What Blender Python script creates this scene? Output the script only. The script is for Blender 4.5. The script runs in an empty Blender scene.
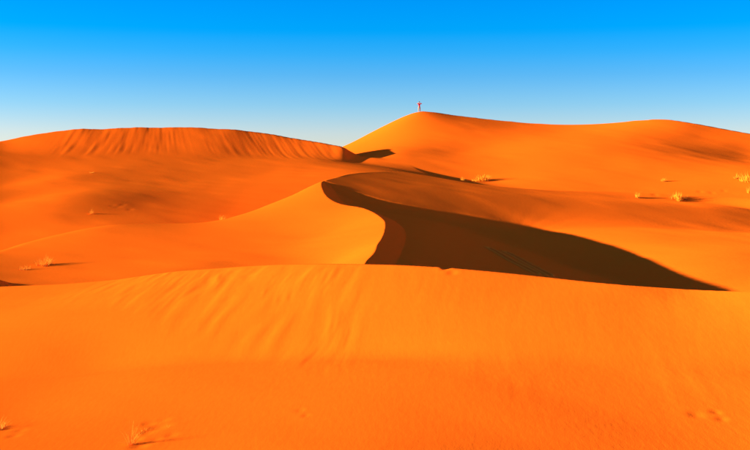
import bpy, bmesh, math, random
import numpy as np
from mathutils import Vector, Matrix

R = math.radians
scene = bpy.context.scene
col = scene.collection

# ------------------------------------------------------------------ camera
FPX, YH = 1042.0, 175.0                      # focal length in photo pixels, row of the horizon
PITCH = math.atan((YH - 225.0) / FPX)
EYE = 6.0                                    # eye height above the datum of the dune field
cam_data = bpy.data.cameras.new('camera')
cam_data.sensor_width = 36.0
cam_data.lens = 36.0 * FPX / 750.0
cam_data.clip_end = 20000.0
cam_data.clip_start = 0.1
cam = bpy.data.objects.new('camera', cam_data)
col.objects.link(cam)
cam.location = (0, 0, EYE)
cam.rotation_euler = (math.pi / 2 + PITCH, 0, 0)
scene.camera = cam

# ------------------------------------------------------------------ light
SUN_EL, SUN_PH = R(7.2), R(0.0)             # elevation; swing of the sun behind (+) the left-hand side
SDIR = np.array([math.cos(SUN_PH) * math.cos(SUN_EL), math.sin(SUN_PH) * math.cos(SUN_EL), -math.sin(SUN_EL)])
sd = bpy.data.lights.new('sun', 'SUN')
sd.energy = 5.0
sd.angle = R(0.5)
sd.color = (1.0, 0.86, 0.66)
sun = bpy.data.objects.new('sun', sd)
col.objects.link(sun)
sun.rotation_euler = Vector(SDIR).to_track_quat('-Z', 'Y').to_euler()
sun.location = (-60, 0, 40)

world = bpy.data.worlds.new('World')
scene.world = world
world.use_nodes = True
wn, wl = world.node_tree.nodes, world.node_tree.links
wn.clear()
w_out = wn.new('ShaderNodeOutputWorld')
w_bg = wn.new('ShaderNodeBackground')
w_sky = wn.new('ShaderNodeTexSky')
w_sky.sky_type = 'NISHITA'
w_sky.sun_disc = False
w_sky.sun_elevation = SUN_EL
w_sky.sun_rotation = math.atan2(-SDIR[0], -SDIR[1])
w_sky.altitude = 900.0
w_sky.air_density = 1.0
w_sky.dust_density = 0.2
w_sky.ozone_density = 3.0
# clear desert air: the blue deepens quickly above the horizon all the way round
w_tc = wn.new('ShaderNodeTexCoord')
w_sep = wn.new('ShaderNodeSeparateXYZ')
w_ramp = wn.new('ShaderNodeValToRGB')
w_mul = wn.new('ShaderNodeMix'); w_mul.data_type = 'RGBA'; w_mul.blend_type = 'MULTIPLY'
w_mul.inputs[0].default_value = 1.0
wl.new(w_tc.outputs['Generated'], w_sep.inputs[0])
wl.new(w_sep.outputs['Z'], w_ramp.inputs[0])
SKY_RAMP = [(0.0, (0.72, 0.57, 0.65)), (0.04, (0.57, 0.53, 0.67)), (0.066, (0.34, 0.48, 0.67)), (0.094, (0.165, 0.42, 0.67)), (0.115, (0.055, 0.405, 0.70)), (0.135, (0.0, 0.39, 0.72)), (0.17, (0.0, 0.36, 0.74)), (0.35, (0.26, 0.34, 0.74)), (1.0, (0.65, 0.42, 0.78))]  # last two stops: unseen upper sky given extra red to fill the shadows
w_ramp.color_ramp.interpolation = 'LINEAR'
while len(w_ramp.color_ramp.elements) < len(SKY_RAMP):
    w_ramp.color_ramp.elements.new(0.5)
for e, (pos, c) in zip(w_ramp.color_ramp.elements, SKY_RAMP):
    e.position = pos
    e.color = (*c, 1)
wl.new(w_sky.outputs[0], w_mul.inputs[6])
wl.new(w_ramp.outputs[0], w_mul.inputs[7])
wl.new(w_mul.outputs[2], w_bg.inputs[0])
w_bg.inputs[1].default_value = 0.1
wl.new(w_bg.outputs[0], w_out.inputs[0])

vs = scene.view_settings
vs.view_transform = 'Standard'
vs.look = 'None'
vs.exposure = 2.2
vs.gamma = 1.0
vs.use_curve_mapping = False
scene.cycles.max_bounces = 6
scene.cycles.diffuse_bounces = 5

# ------------------------------------------------------------------ pixels to points (heights relative to the eye)
def P(x, y, Y):
    """point on the line of sight through photo pixel (x, y) at ground distance Y ahead of the camera"""
    a, b = (x - 375.0) / FPX, (225.0 - y) / FPX
    d = np.array([a, math.cos(PITCH) - b * math.sin(PITCH), math.sin(PITCH) + b * math.cos(PITCH)])
    return d * (Y / d[1])
def PP(l):
    return np.array([P(*a) for a in l])
def proj(q):
    c = q[..., 1] * math.cos(PITCH) + q[..., 2] * math.sin(PITCH)
    u = -q[..., 1] * math.sin(PITCH) + q[..., 2] * math.cos(PITCH)
    return 375 + FPX * q[..., 0] / c, 225 - FPX * u / c

class Sheet:
    """smooth surface (thin-plate spline) through a set of points"""
    def __init__(s, pts, lam=0.0):
        p = np.asarray(pts, float)
        s.c = p[:, :2]
        n = len(p)
        d2 = ((s.c[:, None] - s.c[None]) ** 2).sum(-1)
        A = np.zeros((n + 3, n + 3))
        A[:n, :n] = 0.5 * d2 * np.log(d2 + 1e-9) + lam * np.eye(n)
        A[:n, n] = 1
        A[:n, n + 1:] = s.c
        A[n:, :n] = A[:n, n:].T
        b = np.zeros(n + 3)
        b[:n] = p[:, 2]
        s.w = np.linalg.lstsq(A, b, rcond=None)[0]
    def __call__(s, x, y):
        z = s.w[-3] + s.w[-2] * x + s.w[-1] * y
        for (cx, cy), w in zip(s.c, s.w):
            d2 = (x - cx) ** 2 + (y - cy) ** 2 + 1e-9
            z += (0.5 * w) * d2 * np.log(d2)
        return z

def spline(t, v, q):
    """monotone-ish cubic (Catmull-Rom, non-uniform) through (t, v), linear outside"""
    t, v = np.asarray(t, float), np.asarray(v, float)
    m = np.gradient(v, t)
    i = np.clip(np.searchsorted(t, q) - 1, 0, len(t) - 2)
    h = t[i + 1] - t[i]
    s = (q - t[i]) / h
    sc_ = np.clip(s, 0, 1)
    r = ((1 + 2 * sc_) * (1 - sc_) ** 2) * v[i] + sc_ * (1 - sc_) ** 2 * h * m[i] + sc_ ** 2 * (3 - 2 * sc_) * v[i + 1] + sc_ ** 2 * (sc_ - 1) * h * m[i + 1]
    return r + np.where(s < 0, (q - t[0]) * m[0], 0) + np.where(s > 1, (q - t[-1]) * m[-1], 0)

def smin(a, b, k):
    h = np.clip(0.5 + 0.5 * (b - a) / k, 0, 1)
    return b + (a - b) * h - k * h * (1 - h)
def smax(a, b, k):
    return -smin(-a, -b, k)
def sstep(a, b, v):
    t = np.clip((v - a) / (b - a), 0, 1)
    return t * t * (3 - 2 * t)

class Crest:
    """a crest line met once by every line of sight: distance and height by bearing"""
    def __init__(s, l):
        p = PP(l)
        o = np.argsort(p[:, 0] / p[:, 1])
        p = p[o]
        s.u, s.Y, s.z = p[:, 0] / p[:, 1], p[:, 1], p[:, 2]
        s.pts = p
    def __call__(s, u):
        u = np.clip(u, s.u[0], s.u[-1])
        return spline(s.u, s.Y, u), spline(s.u, s.z, u)

# --- foreground dune
KF = [(-260, 300, 62), (-120, 293, 60), (0, 286, 56), (60, 284, 53.5), (120, 279, 51), (180, 271, 46), (260, 265.5, 42.6), (330, 263.5, 39.6), (400, 264, 37.4), (470, 269, 35.8),
      (540, 276, 34.6), (620, 284, 33.2), (690, 289, 32.5), (750, 291, 31.5), (860, 292, 30), (1000, 293, 29)]
FOOT = [(-200, 400, 37), (0, 379, 35), (80, 372, 34.5), (170, 364, 33.5), (280, 359, 32), (375, 357, 30.5), (480, 358, 29), (600, 362, 27.9), (750, 369, 26.7), (900, 380, 25.5)]
NEAR = [(-200, 450, 27), (0, 415, 29.5), (0, 450, 25), (180, 400, 28.2), (180, 450, 23.2), (375, 400, 25.5), (375, 450, 21.5), (560, 400, 24.6), (560, 450, 21.2), (750, 410, 23.4), (750, 450, 21), (900, 450, 20.5)]
# --- central dune: its S-shaped brink
K1 = [(322, 182, 95), (323, 189, 92), (330, 198, 88.5), (342, 203.5, 86), (356, 206, 84), (370, 210, 80.5), (380, 216, 76.5), (386, 226, 70), (384, 235, 66), (378, 245, 62), (366, 263, 56), (352, 290, 50), (340, 320, 45)]
KB = [(-300, 266, 74), (-120, 258, 78), (0, 247, 83), (25, 238, 85), (60, 229, 87), (105, 222.5, 89), (160, 220, 89.5), (211, 218.5, 90), (250, 211, 91), (280, 200, 92.5), (305, 189, 94), (322, 181, 96),
      (335, 177, 100), (355, 173.5, 105), (380, 171.8, 109), (405, 172, 111), (430, 176.5, 109.5), (460, 182.5, 106.5), (490, 186.5, 104.5), (530, 189, 103.5), (600, 190.5, 103.5), (680, 193.5, 102), (760, 198, 99), (900, 206, 96)]
SHADOW_EDGE = [(350, 190), (375, 198), (400, 204), (450, 211), (500, 220), (525, 224), (550, 229), (575, 234.5), (600, 241), (620, 247), (640, 254), (655, 260.5), (670, 267.5), (690, 276.5), (720, 286), (742, 291)]
VALLEY = [(370, 203.5, 91), (392, 211, 89), (415, 217, 87.5), (440, 223.5, 85), (480, 236, 80), (530, 252, 75), (580, 269, 71), (630, 286, 66), (690, 320, 60)]
# --- dune on the left behind
KL = [(-300, 190, 120), (-150, 165, 135), (0, 141, 162), (30, 134.5, 162.5), (60, 130, 163), (110, 127.5, 163), (160, 126.8, 163), (220, 128, 162), (260, 132, 161), (300, 138, 158.5), (330, 143.5, 156), (345, 147, 154.5), (352, 151, 154), (362, 155, 153), (376, 158, 152), (400, 168, 150), (440, 190, 140)]
APRON = [(-300, 230, 95), (-150, 215, 100), (-150, 180, 122), (0, 169, 143), (0, 186, 130), (0, 205, 113), (0, 240, 95), (50, 153, 154), (100, 153, 154), (150, 153, 154), (200, 154, 154), (250, 155.5, 154), (300, 157.5, 151), (335, 159.5, 148),
         (60, 178, 131), (60, 200, 113), (130, 180, 129), (130, 200, 111), (130, 215, 102), (100, 230, 94), (200, 180, 129), (220, 205, 108), (270, 172, 135), (300, 180, 124), (360, 163, 150), (380, 175, 125), (200, 235, 92)]
# --- peak dune
KP = [(300, 165, 190), (330, 152, 188), (352, 142.5, 187), (370, 133, 186), (390, 123, 185), (405, 116, 184), (415, 112.3, 183.3), (421, 111, 183), (430, 111.6, 183), (450, 114.3, 182), (480, 118, 180.3), (510, 121, 178.8), (545, 123.8, 177.3), (580, 124.3, 176), (610, 122.8, 175), (640, 120, 174.3), (665, 119, 174),
      (690, 123.5, 172), (720, 129.5, 169.5), (750, 136, 167), (820, 150, 160), (950, 170, 148)]
PFRONT = [(360, 150, 170), (385, 156, 153.5), (402, 151, 156.5), (440, 150, 157.5), (420, 128, 173.5), (470, 150, 157.5), (470, 180, 136), (540, 150, 152), (540, 180, 132), (620, 145, 154), (620, 180, 131), (690, 150, 153), (690, 180, 130), (685, 126, 169), (700, 137, 163.5), (722, 145, 158.7), (750, 154, 154), (820, 168, 143), (750, 168, 139), (750, 180, 129), (900, 190, 120),
          (400, 180, 135), (400, 200, 120), (540, 205, 118), (690, 210, 115), (850, 215, 112)]

cF, cB, cL, cP = Crest(KF), Crest(KB), Crest(KL), Crest(KP)
k1 = PP(K1)
# brink of the central dune swept along the sun's rays: where the photo's shadow edge lies on the far slope of the bowl
_t = np.linspace(0, len(k1) - 1, 500)
_kk = np.stack([np.interp(_t, range(len(k1)), k1[:, i]) for i in range(3)], 1)
_q = _kk[:, None] + np.linspace(0, 55, 700)[None, :, None] * SDIR
_px, _py = proj(_q)
edge = []
for a in SHADOW_EDGE:
    d = (_px - a[0]) ** 2 + (_py - a[1]) ** 2
    edge.append(_q[np.unravel_index(d.argmin(), d.shape)])
edge = np.array(edge)

def off(p, dx, dy, dz):
    return np.asarray(p) + np.array([dx, dy, dz])
valley = PP(VALLEY)
valley[:3, 2] -= 0.2
foot = PP(FOOT)
sh_Ff = Sheet(np.vstack([cF.pts, foot, off(foot, -3, -4, -2.0)]))
sh_Fn = Sheet(np.vstack([foot, PP(NEAR), off(foot, 3, 5, 0.2)]))
sh_W = Sheet(np.vstack([k1, off(k1[1:], 9, 3, 1.6), PP([(-300, 266, 74), (-150, 278, 62), (0, 247, 83), (0, 262, 74), (0, 280, 65), (105, 222.5, 89), (105, 245, 79), (105, 268, 68), (211, 218.5, 90), (211, 240, 78), (211, 262, 66),
            (280, 200, 92.5), (280, 225, 82), (290, 250, 69), (305, 189, 94), (335, 230, 76), (330, 265, 61.5), (300, 300, 52), (150, 300, 54), (0, 310, 52)]),
            off(PP([(105, 222.5, 89), (211, 218.5, 90), (280, 200, 92.5), (305, 189, 94)]), 0, 10, 0.3)]))
sh_S = Sheet(np.vstack([k1, off(k1, -8, -2, 3.0), valley, off(valley, 8, 6, -3.0)]))
sh_O = Sheet(np.vstack([cB.pts[(cB.u > P(321, 0, 1)[0])], edge[3:], off(edge[3:], 1.2, 1.2, 0.12), off(valley[3:], 0, 0, -0.05), off(valley[3:], -8, -8, -2.5), PP([(350, 188.5, 97.5), (380, 191, 97), (415, 194, 97), (450, 197, 97), (500, 201.3, 97), (550, 205.5, 97), (600, 209.5, 97), (370, 179, 103), (400, 180.5, 103), (435, 184, 103), (660, 240, 82.5), (690, 255, 76.5), (720, 270, 70), (770, 280, 69), (750, 250, 82), (750, 225, 96), (680, 225, 93), (860, 250, 84)])]))
sh_A = Sheet(np.vstack([PP(APRON)]), lam=2.0)
sh_P = Sheet(np.vstack([PP(PFRONT), cP.pts[(cP.u < P(680, 0, 1)[0])]]), lam=2.0)

_ko = np.argsort(k1[:, 1])
_top = PP([a for a in KB if 325 < a[0] < 410])
_rim = np.vstack([k1[_ko][:-1], k1[0:1], _top])
_rim = _rim[np.argsort(_rim[:, 1])]
_e = np.vstack([off(edge[:1], -2.2, 2.6, 0), edge, off(edge[-1:], 2, -6, 0), off(edge[-1:], 4, -12, 0)])
_s = np.linspace(0, len(_e) - 1, 44)
_e = np.stack([spline(np.arange(len(_e)), _e[:, i], _s) for i in range(2)], 1)
for _ in range(5):
    _e[1:-1] = 0.25 * _e[:-2] + 0.5 * _e[1:-1] + 0.25 * _e[2:]
def hollow(x, y, z):
    m = (x > -8) & (x < 75) & (y > 40) & (y < 113)
    out = z.copy()
    if m.any():
        out[m] = scoop_bowl(x[m], y[m], z[m])
    return out
def scoop_bowl(x, y, z):
    """scoop the bowl below the brink's line of sight to the low sun, and keep the far bank just above it"""
    yc = np.clip(y, 45, 111)
    x1 = spline(_rim[:, 1], _rim[:, 0], yc)
    z1 = spline(_rim[:, 1], _rim[:, 2], yc)
    ray = z1 - math.tan(SUN_EL) * (x - x1)
    best, sgn = np.full(x.shape, 1e9), np.zeros(x.shape)
    for a, b in zip(_e[:-1], _e[1:]):
        vx, vy = b[0] - a[0], b[1] - a[1]
        t = np.clip(((x - a[0]) * vx + (y - a[1]) * vy) / (vx * vx + vy * vy), 0, 1)
        d = np.hypot(x - a[0] - t * vx, y - a[1] - t * vy)
        c = vx * (y - a[1]) - vy * (x - a[0])          # > 0: far side of the edge
        m = d < best
        best = np.where(m, d, best)
        sgn = np.where(m, c, sgn)
    g = 1 - np.exp(-best / 1.5)
    run = np.maximum(x - x1, 0)
    scoop = smin(z, ray - np.minimum(0.4 * g, 0.3 * run), 0.15 * g + 0.001)
    scoop = np.maximum(scoop, ray - 0.30 * best - 0.05 * best ** 2)
    bank = ray + (0.045 * run + 0.0003 * run ** 2) * (1 - np.exp(-best / 3.5))
    bank = np.where(x > 30, bank - 0.003 * (x - 30) ** 2, bank)
    lift = smax(np.minimum(z, ray + 0.22 * best), bank, 0.12 * g + 0.001)
    r = np.where(sgn > 0, lift, scoop)
    return np.where((x > x1) & (y < 113) & (y > 40), r, z)

def terrain(x, y):
    yy = np.maximum(y, 1.0)
    u = np.clip(x / yy, -0.75, 0.75)
    # foreground
    Yc, zc = cF(u)
    Fb = zc - 0.45 * (yy - Yc)
    F = smin(smax(sh_Ff(x, y), sh_Fn(x, y), 0.16), Fb, 0.05)
    F = np.where(yy > Yc + 40, -20, F)
    # central dune with its bowl
    Yb, zb = cB(u)
    Ob = zb - (0.28 - 0.14 * sstep(P(520, 0, 1)[0], P(720, 0, 1)[0], u)) * (yy - Yb)
    soft = 1.2 - 1.08 * sstep(P(200, 0, 1)[0], P(270, 0, 1)[0], u) + 0.5 * sstep(P(560, 0, 1)[0], P(760, 0, 1)[0], u)
    x1 = spline(k1[_ko, 1], k1[_ko, 0], np.clip(y, 45, 95))
    bowl = smax(sh_S(x, y) - 0.6 * np.maximum(y - 87, 0) * sstep(0.5, 3.5, x - x1), sh_O(x, y), 0.4)
    bowl = hollow(x, y, bowl)
    C = smin(smin(sh_W(x, y), bowl, 0.06), Ob, soft)
    C = np.where((yy > Yb + 60) | (yy < 34), -20, C)
    # left dune
    Yl, zl = cL(u)
    slip = zl - 0.44 * (Yl - yy)
    lb = zl - 0.4 * (yy - Yl)
    L = smin(smax(sh_A(x, y), slip, 1.2), lb, 0.4)
    L = L + 0.75 * np.exp(-((x + 32) / 7.0) ** 2 - ((y - 107) / 13.0) ** 2)
    over = (u - P(385, 0, 1)[0]) * yy
    L = L - 0.12 * 0.5 * (over + np.sqrt(over * over + 9.0))
    L = np.where((yy > Yl + 80) | (yy < 75), -20, L)
    # peak dune
    Yp, zp = cP(u)
    pslip = zp - (0.42 + 2.0 * sstep(0, 1, (P(690, 0, 1)[0] - u) / 0.05)) * np.maximum(Yp - yy, 0) + 0.3 * np.maximum(yy - Yp, 0)
    pb = zp - 0.45 * (yy - Yp)
    Pk = smin(smax(sh_P(x, y), pslip, 0.5), pb, 0.4)
    Pk = np.where((yy > Yp + 80) | (yy < 100), -20, Pk)
    base = -8.0 + 0.9 * np.sin(x * 0.045 + 1.0) * np.sin(y * 0.031) + 0.3 * np.sin(x * 0.013 - y * 0.02)
    C = C + 0.5 * np.exp(-((x + 22.3) / 1.0) ** 2 - ((y - 60.5) / 1.3) ** 2)  # low mound added just out of view to throw a shadow strip
    z = smax(F, C, 0.4)
    z = smax(z, L, 0.6)
    z = smax(z, Pk, 0.8)
    z = smax(z, base, 1.0)
    # the dune the camera stands on, and the open sand all round
    ang = np.abs(np.arctan2(x, y))
    r = np.hypot(x, y)
    w = sstep(R(34), R(60), ang)
    around = -5.5 + 1.5 * np.sin(x * 0.02 + 0.7) * np.sin(y * 0.025 + 1.3) - 1.5 * sstep(0, 120, r)
    z = z * (1 - w) + around * w
    stand = -1.65 - 0.02 * r - 0.27 * np.maximum(r - 1.5, 0)
    z = smax(z, stand, 0.6)
    far = sstep(260, 420, r)
    z = z * (1 - far) + (-9 + 3 * np.sin(x * 0.008) * np.sin(y * 0.006 + 1)) * far
    return z


# ------------------------------------------------------------------ fine relief of the sand
_rng = np.random.default_rng(7)
_tab = _rng.random((256, 256)) * 2 - 1
def noise(a, b, seed=0):
    """smooth value noise, -1..1"""
    a, b = a + 37.7 * seed + 1000, b + 11.3 * seed + 1000
    i, j = np.floor(a).astype(int), np.floor(b).astype(int)
    fa, fb = a - i, b - j
    fa, fb = fa ** 3 * (6 * fa * fa - 15 * fa + 10), fb ** 3 * (6 * fb * fb - 15 * fb + 10)
    g = lambda p, q: _tab[p & 255, q & 255]
    return (g(i, j) * (1 - fa) + g(i + 1, j) * fa) * (1 - fb) + (g(i, j + 1) * (1 - fa) + g(i + 1, j + 1) * fa) * fb

def furrow(x, y, pts, width, depth):
    """a walked line with a low berm on both sides"""
    d = np.full(x.shape, 1e9)
    for (ax, ay), (bx_, by_) in zip(pts[:-1], pts[1:]):
        vx, vy = bx_ - ax, by_ - ay
        t = np.clip(((x - ax) * vx + (y - ay) * vy) / (vx * vx + vy * vy), 0, 1)
        d = np.minimum(d, np.hypot(x - ax - t * vx, y - ay - t * vy))
    q = d / width
    return depth * (1.1 * np.exp(-(q - 1.3) ** 2 / 0.25) - np.exp(-q * q / 0.6))

def hit(px, py, y0=14.0, y1=230.0):
    """where the line of sight through a photo pixel first meets the sand"""
    Y = np.geomspace(y0, y1, 3000)
    d = P(px, py, 1.0)
    z = terrain(d[0] * Y, Y)
    k = np.argmax(d[2] * Y < z) if (d[2] * Y < z).any() else len(Y) - 1
    return np.array([d[0] * Y[k], Y[k], z[k]])

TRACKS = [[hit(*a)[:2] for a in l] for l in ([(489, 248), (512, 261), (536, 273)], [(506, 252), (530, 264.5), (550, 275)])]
DIPS = []
for (px, py, r_, dep) in [(118, 207, .5, .05), (123, 205, .4, .05), (130, 210, .4, .05), (112, 206, .4, .04), (150, 424, .25, .05), (158, 428, .3, .06), (147, 433, .22, .05), (163, 421, .2, .04), (140, 446, .25, .06), (171, 436, .2, .03), (155, 441, .2, .04), (137, 440, .15, .04),
                          (8, 428, .3, .05), (14, 436, .2, .04), (20, 431, .2, .03), (300, 411, .15, .02), (306, 416, .12, .02), (696, 414, .2, .03), (716, 411, .15, .03), (722, 418, .15, .03), (235, 272, .3, .03), (247, 276, .25, .03), (228, 300, .3, .03), (655, 195, .4, .06), (700, 192, .4, .06), (712, 193, .4, .06), (724, 191, .35, .06)]:
    h_ = hit(px, py)
    DIPS.append((h_[0], h_[1], r_, dep))
_nk = Crest(KF)(np.array([P(447, 0, 1)[0]]))
DIPS += [(P(447, 0, 1)[0] * _nk[0][0], _nk[0][0], 0.2, 0.12), (P(452, 0, 1)[0] * _nk[0][0], _nk[0][0] - 0.6, 0.2, 0.05)]

def relief(x, y):
    yy = np.maximum(y, 1.0)
    u = np.clip(x / yy, -0.75, 0.75)
    r = np.hypot(x, y)
    z = 0.03 * noise(x / 7, y / 9, 1) + 0.018 * noise(x / 2.3 + 0.3 * y, y / 3.1, 2)
    z = z * (1 - sstep(300, 500, r))
    # sand avalanches combing the steep band of the left-hand dune
    Yl, zl = cL(u)
    band = sstep(Yl - 13, Yl - 7, yy) * (1 - sstep(Yl - 0.5, Yl + 1.0, yy)) * (1 - sstep(P(310, 0, 1)[0], P(350, 0, 1)[0], u)) * sstep(P(20, 0, 1)[0], P(70, 0, 1)[0], u)
    sx = x + 0.4 * sstep(P(60, 0, 1)[0], P(260, 0, 1)[0], u) * (yy - Yl)
    z = z + band * (0.07 * noise(sx / 0.7, yy / 9, 3) + 0.05 * noise(sx / 0.33, yy / 5, 4)) * (0.3 + 0.25 * noise(x / 6, yy / 50, 5))
    z = z + 0.12 * noise(x / 3.0, 0 * y, 9) * np.exp(-((yy - Yl) / 2.0) ** 2) * sstep(P(20, 0, 1)[0], P(70, 0, 1)[0], u) * (1 - sstep(P(310, 0, 1)[0], P(350, 0, 1)[0], u))
    # the face of the foreground dune: streaks down the slope, strongest where it is steepest
    Yc, zc = cF(u)
    face = sstep(Yc - 12, Yc - 8, yy) * (1 - sstep(Yc - 1.0, Yc + 0.3, yy))
    left = 0.15 + 0.85 * sstep(P(40, 0, 1)[0], P(140, 0, 1)[0], u) * (1 - sstep(P(280, 0, 1)[0], P(420, 0, 1)[0], u))
    fx = x - 0.12 * yy + 0.25 * noise(x / 1.5, yy / 2.5, 6)
    patch = sstep(-0.2, 0.6, noise(x / 2.0, yy / 3.0, 8))
    z = z + face * left * (0.016 * noise(fx / 0.42, yy / 2.6, 7) + 0.009 * noise(fx / 0.18, yy / 1.4, 10) * patch)
    for k, t in enumerate(TRACKS):
        z = z + furrow(x, y, t, 0.17, 0.05)
    for (cx, cy, w, dep) in DIPS:
        q = ((x - cx) ** 2 + ((y - cy) / 1.3) ** 2) / (w * w)
        z = z - dep * 0.45 * (1 - 0.75 * q) * np.exp(-q)
    return z

FINE = 0.9
def ground_z(x, y):
    a, b = np.array([x], float), np.array([y], float)
    return float(terrain(a, b)[0] + relief(a, b)[0]) + EYE

def build_ground():
    n_in = int(900 * FINE)
    th = np.concatenate([np.linspace(R(-180), R(-45), 60, endpoint=False), np.linspace(R(-45), R(-22), 80, endpoint=False), np.linspace(R(-22), R(22), n_in, endpoint=False),
                         np.linspace(R(22), R(45), 80, endpoint=False), np.linspace(R(45), R(180), 60, endpoint=False)])
    rr = np.concatenate([np.geomspace(0.6, 14, 40, endpoint=False), np.geomspace(14, 205, int(950 * FINE), endpoint=False), np.geomspace(205, 6000, 60)])
    T, RR = np.meshgrid(th, rr)
    X, Y = np.sin(T) * RR, np.cos(T) * RR
    Z = np.empty_like(X)
    for i in range(0, len(rr), 64):
        Z[i:i + 64] = terrain(X[i:i + 64], Y[i:i + 64]) + relief(X[i:i + 64], Y[i:i + 64])
    nr, nt = X.shape
    co = np.stack([X, Y, Z + EYE], -1).reshape(-1, 3)
    centre = np.array([[0, 0, ground_z(0.001, 0.001)]])
    co = np.vstack([co, centre]).astype(np.float32)
    i = np.arange(nr - 1)[:, None] * nt
    j = np.arange(nt)[None]
    j2 = (j + 1) % nt
    quads = np.stack([i + j, i + nt + j, i + nt + j2, i + j2], -1).reshape(-1, 4)[:, ::-1]
    tri = np.stack([np.full(nt, len(co) - 1), np.arange(nt), (np.arange(nt) + 1) % nt], -1)[:, ::-1]
    me = bpy.data.meshes.new('sand')
    me.vertices.add(len(co))
    me.vertices.foreach_set('co', co.ravel())
    loops = np.concatenate([quads.ravel(), tri.ravel()]).astype(np.int32)
    me.loops.add(len(loops))
    me.loops.foreach_set('vertex_index', loops)
    starts = np.concatenate([np.arange(len(quads)) * 4, len(quads) * 4 + np.arange(len(tri)) * 3]).astype(np.int32)
    me.polygons.add(len(starts))
    me.polygons.foreach_set('loop_start', starts)
    me.update(calc_edges=True)
    me.polygons.foreach_set('use_smooth', np.ones(len(starts), bool))
    me.validate()
    berm_lit = np.zeros(len(co))  # where the track berms carry sunlight as a paler colour
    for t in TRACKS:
        berm_lit = np.maximum(berm_lit, furrow(co[:, 0], co[:, 1], t, 0.17, 1.0))
    at = me.attributes.new('berm_light', 'FLOAT', 'POINT')
    at.data.foreach_set('value', np.clip(berm_lit, 0, 1).astype(np.float32))
    o = bpy.data.objects.new('ground', me)
    col.objects.link(o)
    o['kind'] = 'structure'
    o['label'] = 'smooth orange sand dunes with knife-edged crests'
    return o

def sand_material():
    m = bpy.data.materials.new('sand')
    m.use_nodes = True
    n, l = m.node_tree.nodes, m.node_tree.links
    b = n['Principled BSDF']
    b.inputs['Roughness'].default_value = 0.9
    b.inputs['Specular IOR Level'].default_value = 0.0
    b.inputs['Diffuse Roughness'].default_value = 0.6
    tc = n.new('ShaderNodeTexCoord')
    def nz(scale, detail=3.0, vec=None):
        t = n.new('ShaderNodeTexNoise')
        t.inputs['Scale'].default_value = scale
        t.inputs['Detail'].default_value = detail
        l.new(vec or tc.outputs['Object'], t.inputs['Vector'])
        return t.outputs['Fac']
    def mix(fac, a, c):
        x = n.new('ShaderNodeMix'); x.data_type = 'RGBA'
        if isinstance(fac, float): x.inputs[0].default_value = fac
        else: l.new(fac, x.inputs[0])
        for k, v in ((6, a), (7, c)):
            if isinstance(v, tuple): x.inputs[k].default_value = (*v, 1)
            else: l.new(v, x.inputs[k])
        return x.outputs[2]
    # drifts of slightly redder and yellower grains, finer mottling, sunlight painted on the track berms
    big = mix(nz(0.09), (0.93, 0.128, 0.005), (0.91, 0.146, 0.006))
    fine = mix(nz(2.5, 6.0), (0.86, 0.12, 0.005), (0.95, 0.15, 0.007))
    c = mix(0.5, big, fine)
    at = n.new('ShaderNodeAttribute'); at.attribute_name = 'berm_light'
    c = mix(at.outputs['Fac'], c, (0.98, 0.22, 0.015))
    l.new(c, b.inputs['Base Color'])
    # wind ripples and grain
    mp = n.new('ShaderNodeMapping')
    mp.inputs['Scale'].default_value = (7.0, 2.2, 4.0)
    mp.inputs['Rotation'].default_value = (0, 0, R(24))
    l.new(tc.outputs['Object'], mp.inputs['Vector'])
    b1 = n.new('ShaderNodeBump'); b1.inputs['Strength'].default_value = 0.35; b1.inputs['Distance'].default_value = 0.012
    l.new(nz(1.0, 2.0, mp.outputs[0]), b1.inputs['Height'])
    b2 = n.new('ShaderNodeBump'); b2.inputs['Strength'].default_value = 0.4; b2.inputs['Distance'].default_value = 0.006
    l.new(nz(30.0, 2.0), b2.inputs['Height'])
    l.new(b1.outputs[0], b2.inputs['Normal'])
    l.new(b2.outputs[0], b.inputs['Normal'])
    return m

ground = build_ground()
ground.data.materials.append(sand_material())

# ------------------------------------------------------------------ plain materials
def plain(name, rgb, rough=0.8, var=0.0, scale=20.0):
    m = bpy.data.materials.new(name)
    m.use_nodes = True
    n, l = m.node_tree.nodes, m.node_tree.links
    b = n['Principled BSDF']
    b.inputs['Roughness'].default_value = rough
    b.inputs['Specular IOR Level'].default_value = 0.03
    if var:
        t = n.new('ShaderNodeTexNoise')
        t.inputs['Scale'].default_value = scale
        r = n.new('ShaderNodeValToRGB')
        r.color_ramp.elements[0].position, r.color_ramp.elements[1].position = 0.3, 0.7
        r.color_ramp.elements[0].color = (*[c * (1 - var) for c in rgb], 1)
        r.color_ramp.elements[1].color = (*[min(1, c * (1 + var)) for c in rgb], 1)
        tc = n.new('ShaderNodeTexCoord')
        l.new(tc.outputs['Object'], t.inputs['Vector'])
        l.new(t.outputs['Fac'], r.inputs[0])
        l.new(r.outputs[0], b.inputs['Base Color'])
    else:
        b.inputs['Base Color'].default_value = (*rgb, 1)
    return m
M_BLADE = plain('straw_grass', (0.80, 0.32, 0.018), 0.7, 0.25, 6)
M_STALK = plain('dry_stalk', (0.85, 0.36, 0.03), 0.7, 0.2, 8)
M_THATCH = plain('dead_thatch', (0.22, 0.075, 0.02), 0.9, 0.4, 9)

def mesh_object(name, verts, faces, mat, parent=None, smooth=True):
    me = bpy.data.meshes.new(name)
    me.from_pydata([tuple(v) for v in verts], [], faces)
    me.update()
    if smooth:
        me.polygons.foreach_set('use_smooth', [True] * len(me.polygons))
    me.materials.append(mat)
    o = bpy.data.objects.new(name, me)
    col.objects.link(o)
    if parent:
        o.parent = parent
    return o

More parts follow.
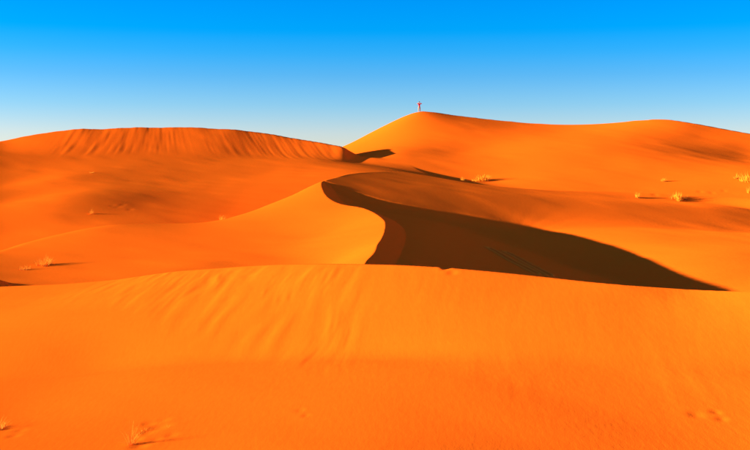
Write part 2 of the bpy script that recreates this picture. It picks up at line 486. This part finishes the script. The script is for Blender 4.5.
def blade(V, F, base, yaw, lean, length, width, droop, rnd, seg=4):
    """one curved tapering leaf with a folded keel"""
    d = Vector((math.cos(yaw), math.sin(yaw), 0))
    side = Vector((-d.y, d.x, 0))
    n0 = len(V)
    p = Vector(base)
    ang = lean
    for k in range(seg + 1):
        t = k / seg
        w = width * (1 - t) ** 0.7 * 0.5 + 0.0008
        V += [p - side * w, p + d * (-0.35 * w) + Vector((0, 0, 0.2 * w)), p + side * w]
        if k < seg:
            p = p + (d * math.sin(ang) + Vector((0, 0, math.cos(ang)))) * (length / seg)
            ang = min(ang + droop / seg, 2.6)
    for k in range(seg):
        a = n0 + 3 * k
        F += [(a, a + 1, a + 4, a + 3), (a + 1, a + 2, a + 5, a + 4)]

def tuft(px, py, wide, high, label, seed, density=1.0, stalks=0.25, thatch=0.3, group=None, name='grass_tuft', spread=0.75, lean=0.95, bw=1.0):
    """clump of desert grass; wide and high in metres, standing where the line of sight through its foot meets the sand"""
    rnd = random.Random(seed)
    h = hit(px, py)
    root = bpy.data.objects.new(name, None)
    root.empty_display_size = 0.2
    col.objects.link(root)
    gz = ground_z(h[0], h[1])
    root.location = (h[0], h[1], gz)
    root['label'] = label
    root['category'] = 'grass'
    if group:
        root['group'] = group
    gx, gy = np.meshgrid(np.linspace(-wide, wide, 9), np.linspace(-wide, wide, 9))
    near = Sheet(np.stack([gx.ravel(), gy.ravel(), (terrain(h[0] + gx, h[1] + gy) + relief(h[0] + gx, h[1] + gy)).ravel() + EYE - gz], 1), 1e-4)
    clumps = [(0.0, 0.0, 1.0)]
    for _ in range(rnd.randint(3, 6)):
        a, q = rnd.uniform(0, 2 * math.pi), rnd.uniform(0.3, 0.85) * wide * 0.5 * spread
        clumps.append((math.cos(a) * q, math.sin(a) * q, rnd.uniform(0.5, 1.0)))
    tall = [1.0]
    def base():
        cx, cy, tall[0] = rnd.choice(clumps)
        a, q = rnd.uniform(0, 2 * math.pi), math.sqrt(rnd.random()) * wide * 0.23 * spread
        x, y = cx + math.cos(a) * q, cy + math.sin(a) * q
        return (x, y, float(near(np.array([x]), np.array([y]))[0]) - 0.02), a
    size = max(wide, high)
    V, F = [], []
    for _ in range(int(170 * density)):
        b, a = base()
        blade(V, F, b, a + rnd.gauss(0, 0.7), abs(rnd.gauss(0.15, 0.45)) * lean / 0.75, high * tall[0] * rnd.uniform(0.4, 1.0), bw * size * rnd.uniform(0.012, 0.024), rnd.uniform(0.1, 1.1), rnd)
    mesh_object('leaf_blades', V, F, M_BLADE, root)['kind'] = 'stuff'
    V, F = [], []
    for _ in range(int(170 * stalks)):
        b, a = base()
        blade(V, F, b, a + rnd.gauss(0, 0.9), abs(rnd.gauss(0.1, 0.5)), high * tall[0] * rnd.uniform(0.7, 1.25), bw * size * 0.009, rnd.uniform(0.0, 0.7), rnd)
    if F:
        mesh_object('dry_stalks', V, F, M_STALK, root)['kind'] = 'stuff'
    V, F = [], []
    for _ in range(int(170 * thatch)):
        b, a = base()
        blade(V, F, b, rnd.uniform(0, 6.28), rnd.uniform(0.5, 1.45), high * rnd.uniform(0.15, 0.4), bw * size * 0.018, rnd.uniform(0.2, 1.0), rnd, 3)
    if F:
        mesh_object('dead_thatch', V, F, M_THATCH, root)['kind'] = 'stuff'
    return root

tuft(482, 181, 3.0, 1.15, 'large golden grass tuft just beyond the rim of the shadowed dune hollow', 1, 1.5, group='golden grass tufts at the foot of the peak dune')
tuft(462, 180.5, 1.1, 0.55, 'sparse low grass sprig beside the large golden tuft beyond the dune hollow', 2, 0.4, group='golden grass tufts at the foot of the peak dune')
tuft(663.5, 181.5, 0.9, 0.5, 'small lone grass tuft on the open face of the peak dune', 3, 0.7, group='golden grass tufts at the foot of the peak dune')
tuft(638, 198, 0.8, 0.7, 'small upright grass tuft on the rim of the shadowed dune hollow', 4, 0.5, group='golden grass tufts at the foot of the peak dune')
tuft(677.5, 199.5, 1.6, 0.85, 'bushy yellow grass tuft with a darker clump at its side', 5, 1.0, group='golden grass tufts at the foot of the peak dune')
tuft(686.5, 200, 0.6, 0.5, 'dark withered clump tucked against the bushy yellow grass tuft', 6, 0.2, 0.1, 1.0, group='golden grass tufts at the foot of the peak dune')
tuft(747, 181.5, 2.7, 1.4, 'tallest yellow grass tuft on the sunlit lower slope of the peak dune', 7, 1.5, group='golden grass tufts at the foot of the peak dune')
tuft(737, 178.5, 0.9, 0.8, 'thin yellow grass sprig standing next to the tallest tuft', 8, 0.4, group='golden grass tufts at the foot of the peak dune')
tuft(749.5, 192.5, 1.1, 0.9, 'compact yellow grass tuft just below the tallest tuft', 9, 0.8, group='golden grass tufts at the foot of the peak dune')
tuft(44, 265.5, 1.7, 0.75, 'wide spiky straw-coloured grass tuft casting a long streak of shadow', 10, 0.9, 0.5, 0.9, group='dry grass tufts on the low dune', lean=0.9, bw=0.7)
tuft(25.5, 269.5, 1.0, 0.42, 'low dark withered tuft near the wide spiky straw-coloured one', 11, 0.35, 0.3, 1.0, group='dry grass tufts on the low dune', bw=0.7)
tuft(91.5, 214, 0.5, 0.6, 'tiny upright grass tuft in the dim hollow below the left dune', 12, 0.35, group='grass tufts below the left dune')
tuft(221.5, 219.5, 0.8, 0.45, 'small grass tuft peeping over the low dune crest', 13, 0.6, group='grass tufts below the left dune')
tuft(92, 173, 0.7, 0.3, 'flat faded grass patch high on the left dune', 14, 0.3, 0.2, 0.6, group='grass tufts below the left dune')
tuft(131, 445, 0.65, 0.5, 'sparse fan of thin pale stalks in the foreground sand', 15, 0.06, 0.28, 0.08, name='withered_tuft', spread=0.25, bw=0.5)
tuft(150, 431, 0.9, 0.13, 'trampled dead grass lying flat beside the fan of pale stalks', 16, 0.10, 0.10, 0.14, name='withered_tuft', spread=1.0, lean=1.6, bw=0.5)
tuft(-1, 428, 0.9, 0.36, 'withered tuft with dark tips in the foreground sand far from the pale stalks', 17, 0.2, 0.4, 0.9, name='withered_tuft', spread=0.6, lean=1.0, bw=0.6)

# ------------------------------------------------------------------ the person on the summit
def skin_mesh(name, joints, bones, mat, parent, levels=2):
    """one continuous surface grown round a skeleton; joints: name -> (x, y, z, radius)"""
    keys = list(joints)
    me = bpy.data.meshes.new(name)
    me.from_pydata([joints[k][:3] for k in keys], [(keys.index(a), keys.index(b)) for a, b in bones], [])
    o = bpy.data.objects.new(name, me)
    col.objects.link(o)
    mod = o.modifiers.new('skin', 'SKIN')
    mod.use_smooth_shade = True
    for k, sv in zip(keys, me.skin_vertices[0].data):
        r_ = joints[k][3]
        sv.radius = r_ if isinstance(r_, tuple) else (r_, r_)
        sv.use_root = (k == keys[0])
    sub = o.modifiers.new('subdivision', 'SUBSURF')
    sub.levels = sub.render_levels = levels
    dg = bpy.context.evaluated_depsgraph_get()
    ev = bpy.data.meshes.new_from_object(o.evaluated_get(dg))
    bpy.data.objects.remove(o)
    ev.name = name
    ev.materials.clear()
    ev.materials.append(mat)
    ev.polygons.foreach_set('use_smooth', [True] * len(ev.polygons))
    o = bpy.data.objects.new(name, ev)
    col.objects.link(o)
    o.parent = parent
    return o

def build_person():
    M_SKIN = plain('skin', (0.45, 0.22, 0.12), 0.6)
    M_RED = plain('red_shirt', (0.55, 0.012, 0.02), 0.8)
    M_TAN = plain('beige_trousers', (0.42, 0.24, 0.11), 0.85)
    M_HAIR = plain('dark_hair', (0.03, 0.02, 0.015), 0.6)
    M_SHOE = plain('grey_shoes', (0.30, 0.27, 0.24), 0.8)
    root = bpy.data.objects.new('person', None)
    root.empty_display_size = 0.3
    col.objects.link(root)
    root['label'] = 'person in red shirt and beige trousers standing on the summit with raised elbows'
    root['category'] = 'person'
    J = {'pelvis': (0, 0, 0.95, (0.13, 0.10)), 'waist': (0, 0, 1.08, (0.12, 0.09)), 'chest': (0, 0, 1.32, (0.15, 0.10)), 'neck': (0, 0, 1.49, 0.055), 'chin': (0, -0.02, 1.56, 0.07), 'head': (0, -0.01, 1.66, (0.078, 0.095)), 'crown': (0, 0.0, 1.72, (0.06, 0.075))}
    B = [('pelvis', 'waist'), ('waist', 'chest'), ('chest', 'neck'), ('neck', 'chin'), ('chin', 'head'), ('head', 'crown')]
    S = {k: J[k] for k in ('waist', 'chest')}
    SB = [('waist', 'chest')]
    S['waist'] = (0, 0, 1.06, (0.145, 0.115)); S['hem'] = (0, 0, 0.90, (0.155, 0.125)); S['chest'] = (0, 0, 1.32, (0.17, 0.12)); S['collar'] = (0, 0, 1.45, (0.08, 0.07))
    SB += [('waist', 'hem'), ('chest', 'collar')]
    T = {'seat': (0, 0, 0.93, (0.145, 0.115))}
    TB = []
    for sd_, sx in (('r', -1), ('l', 1)):
        J['sh' + sd_] = (0.18 * sx, 0, 1.42, 0.06); J['el' + sd_] = (0.43 * sx, -0.10, 1.40, 0.045); J['wr' + sd_] = (0.17 * sx, -0.26, 1.56, 0.03); J['pa' + sd_] = (0.11 * sx, -0.29, 1.62, (0.035, 0.022))
        B += [('chest', 'sh' + sd_), ('sh' + sd_, 'el' + sd_), ('el' + sd_, 'wr' + sd_), ('wr' + sd_, 'pa' + sd_)]
        for k in range(4):
            f1, f2 = 'f%d' % k + sd_, 'g%d' % k + sd_
            J[f1] = ((0.075 - 0.004 * k) * sx, -0.315 + 0.004 * k, 1.675 - 0.021 * k, 0.009); J[f2] = ((0.035 + 0.003 * k) * sx, -0.31, 1.68 - 0.021 * k, 0.008)
            B += [('pa' + sd_, f1), (f1, f2)]
        J['t' + sd_] = (0.08 * sx, -0.26, 1.60, 0.011); J['tt' + sd_] = (0.05 * sx, -0.265, 1.635, 0.009)
        B += [('pa' + sd_, 't' + sd_), ('t' + sd_, 'tt' + sd_)]
        J['hp' + sd_] = (0.10 * sx, 0, 0.88, 0.085); J['kn' + sd_] = (0.13 * sx, -0.02, 0.50, 0.058); J['an' + sd_] = (0.16 * sx, 0.01, 0.10, 0.042); J['fo' + sd_] = (0.175 * sx, -0.13, 0.05, (0.045, 0.035))
        B += [('pelvis', 'hp' + sd_), ('hp' + sd_, 'kn' + sd_), ('kn' + sd_, 'an' + sd_), ('an' + sd_, 'fo' + sd_)]
        S['ss' + sd_] = (0.19 * sx, -0.005, 1.41, 0.08); S['se' + sd_] = (0.40 * sx, -0.09, 1.40, 0.07)
        SB += [('chest', 'ss' + sd_), ('ss' + sd_, 'se' + sd_)]
        T['th' + sd_] = (0.105 * sx, 0, 0.80, 0.105); T['tk' + sd_] = (0.13 * sx, -0.02, 0.50, 0.08); T['ta' + sd_] = (0.16 * sx, 0.01, 0.14, 0.072)
        TB += [('seat', 'th' + sd_), ('th' + sd_, 'tk' + sd_), ('tk' + sd_, 'ta' + sd_)]
    skin_mesh('body', J, B, M_SKIN, root)
    skin_mesh('shirt', S, SB, M_RED, root)
    skin_mesh('trousers', T, TB, M_TAN, root)
    skin_mesh('hair', {'a': (0, 0.02, 1.69, (0.085, 0.10)), 'b': (0, 0.03, 1.75, (0.07, 0.08)), 'c': (0, 0.07, 1.63, (0.075, 0.05))}, [('a', 'b'), ('a', 'c')], M_HAIR, root)
    for sx in (-1, 1):
        skin_mesh('shoe', {'a': (0.165 * sx, 0.02, 0.05, (0.05, 0.05)), 'b': (0.175 * sx, -0.10, 0.04, (0.055, 0.04)), 'c': (0.18 * sx, -0.17, 0.035, (0.045, 0.03))}, [('a', 'b'), ('b', 'c')], M_SHOE, root)
    # on the crest
    yc, zc = cP(np.array([P(419.5, 0, 1)[0]]))
    X, Y = P(419.5, 0, 1)[0] * yc[0], yc[0] - 0.15
    root.location = (X, Y, ground_z(X, Y) - 0.02)
    root.rotation_euler = (0, 0, R(12))
    return root
build_person()
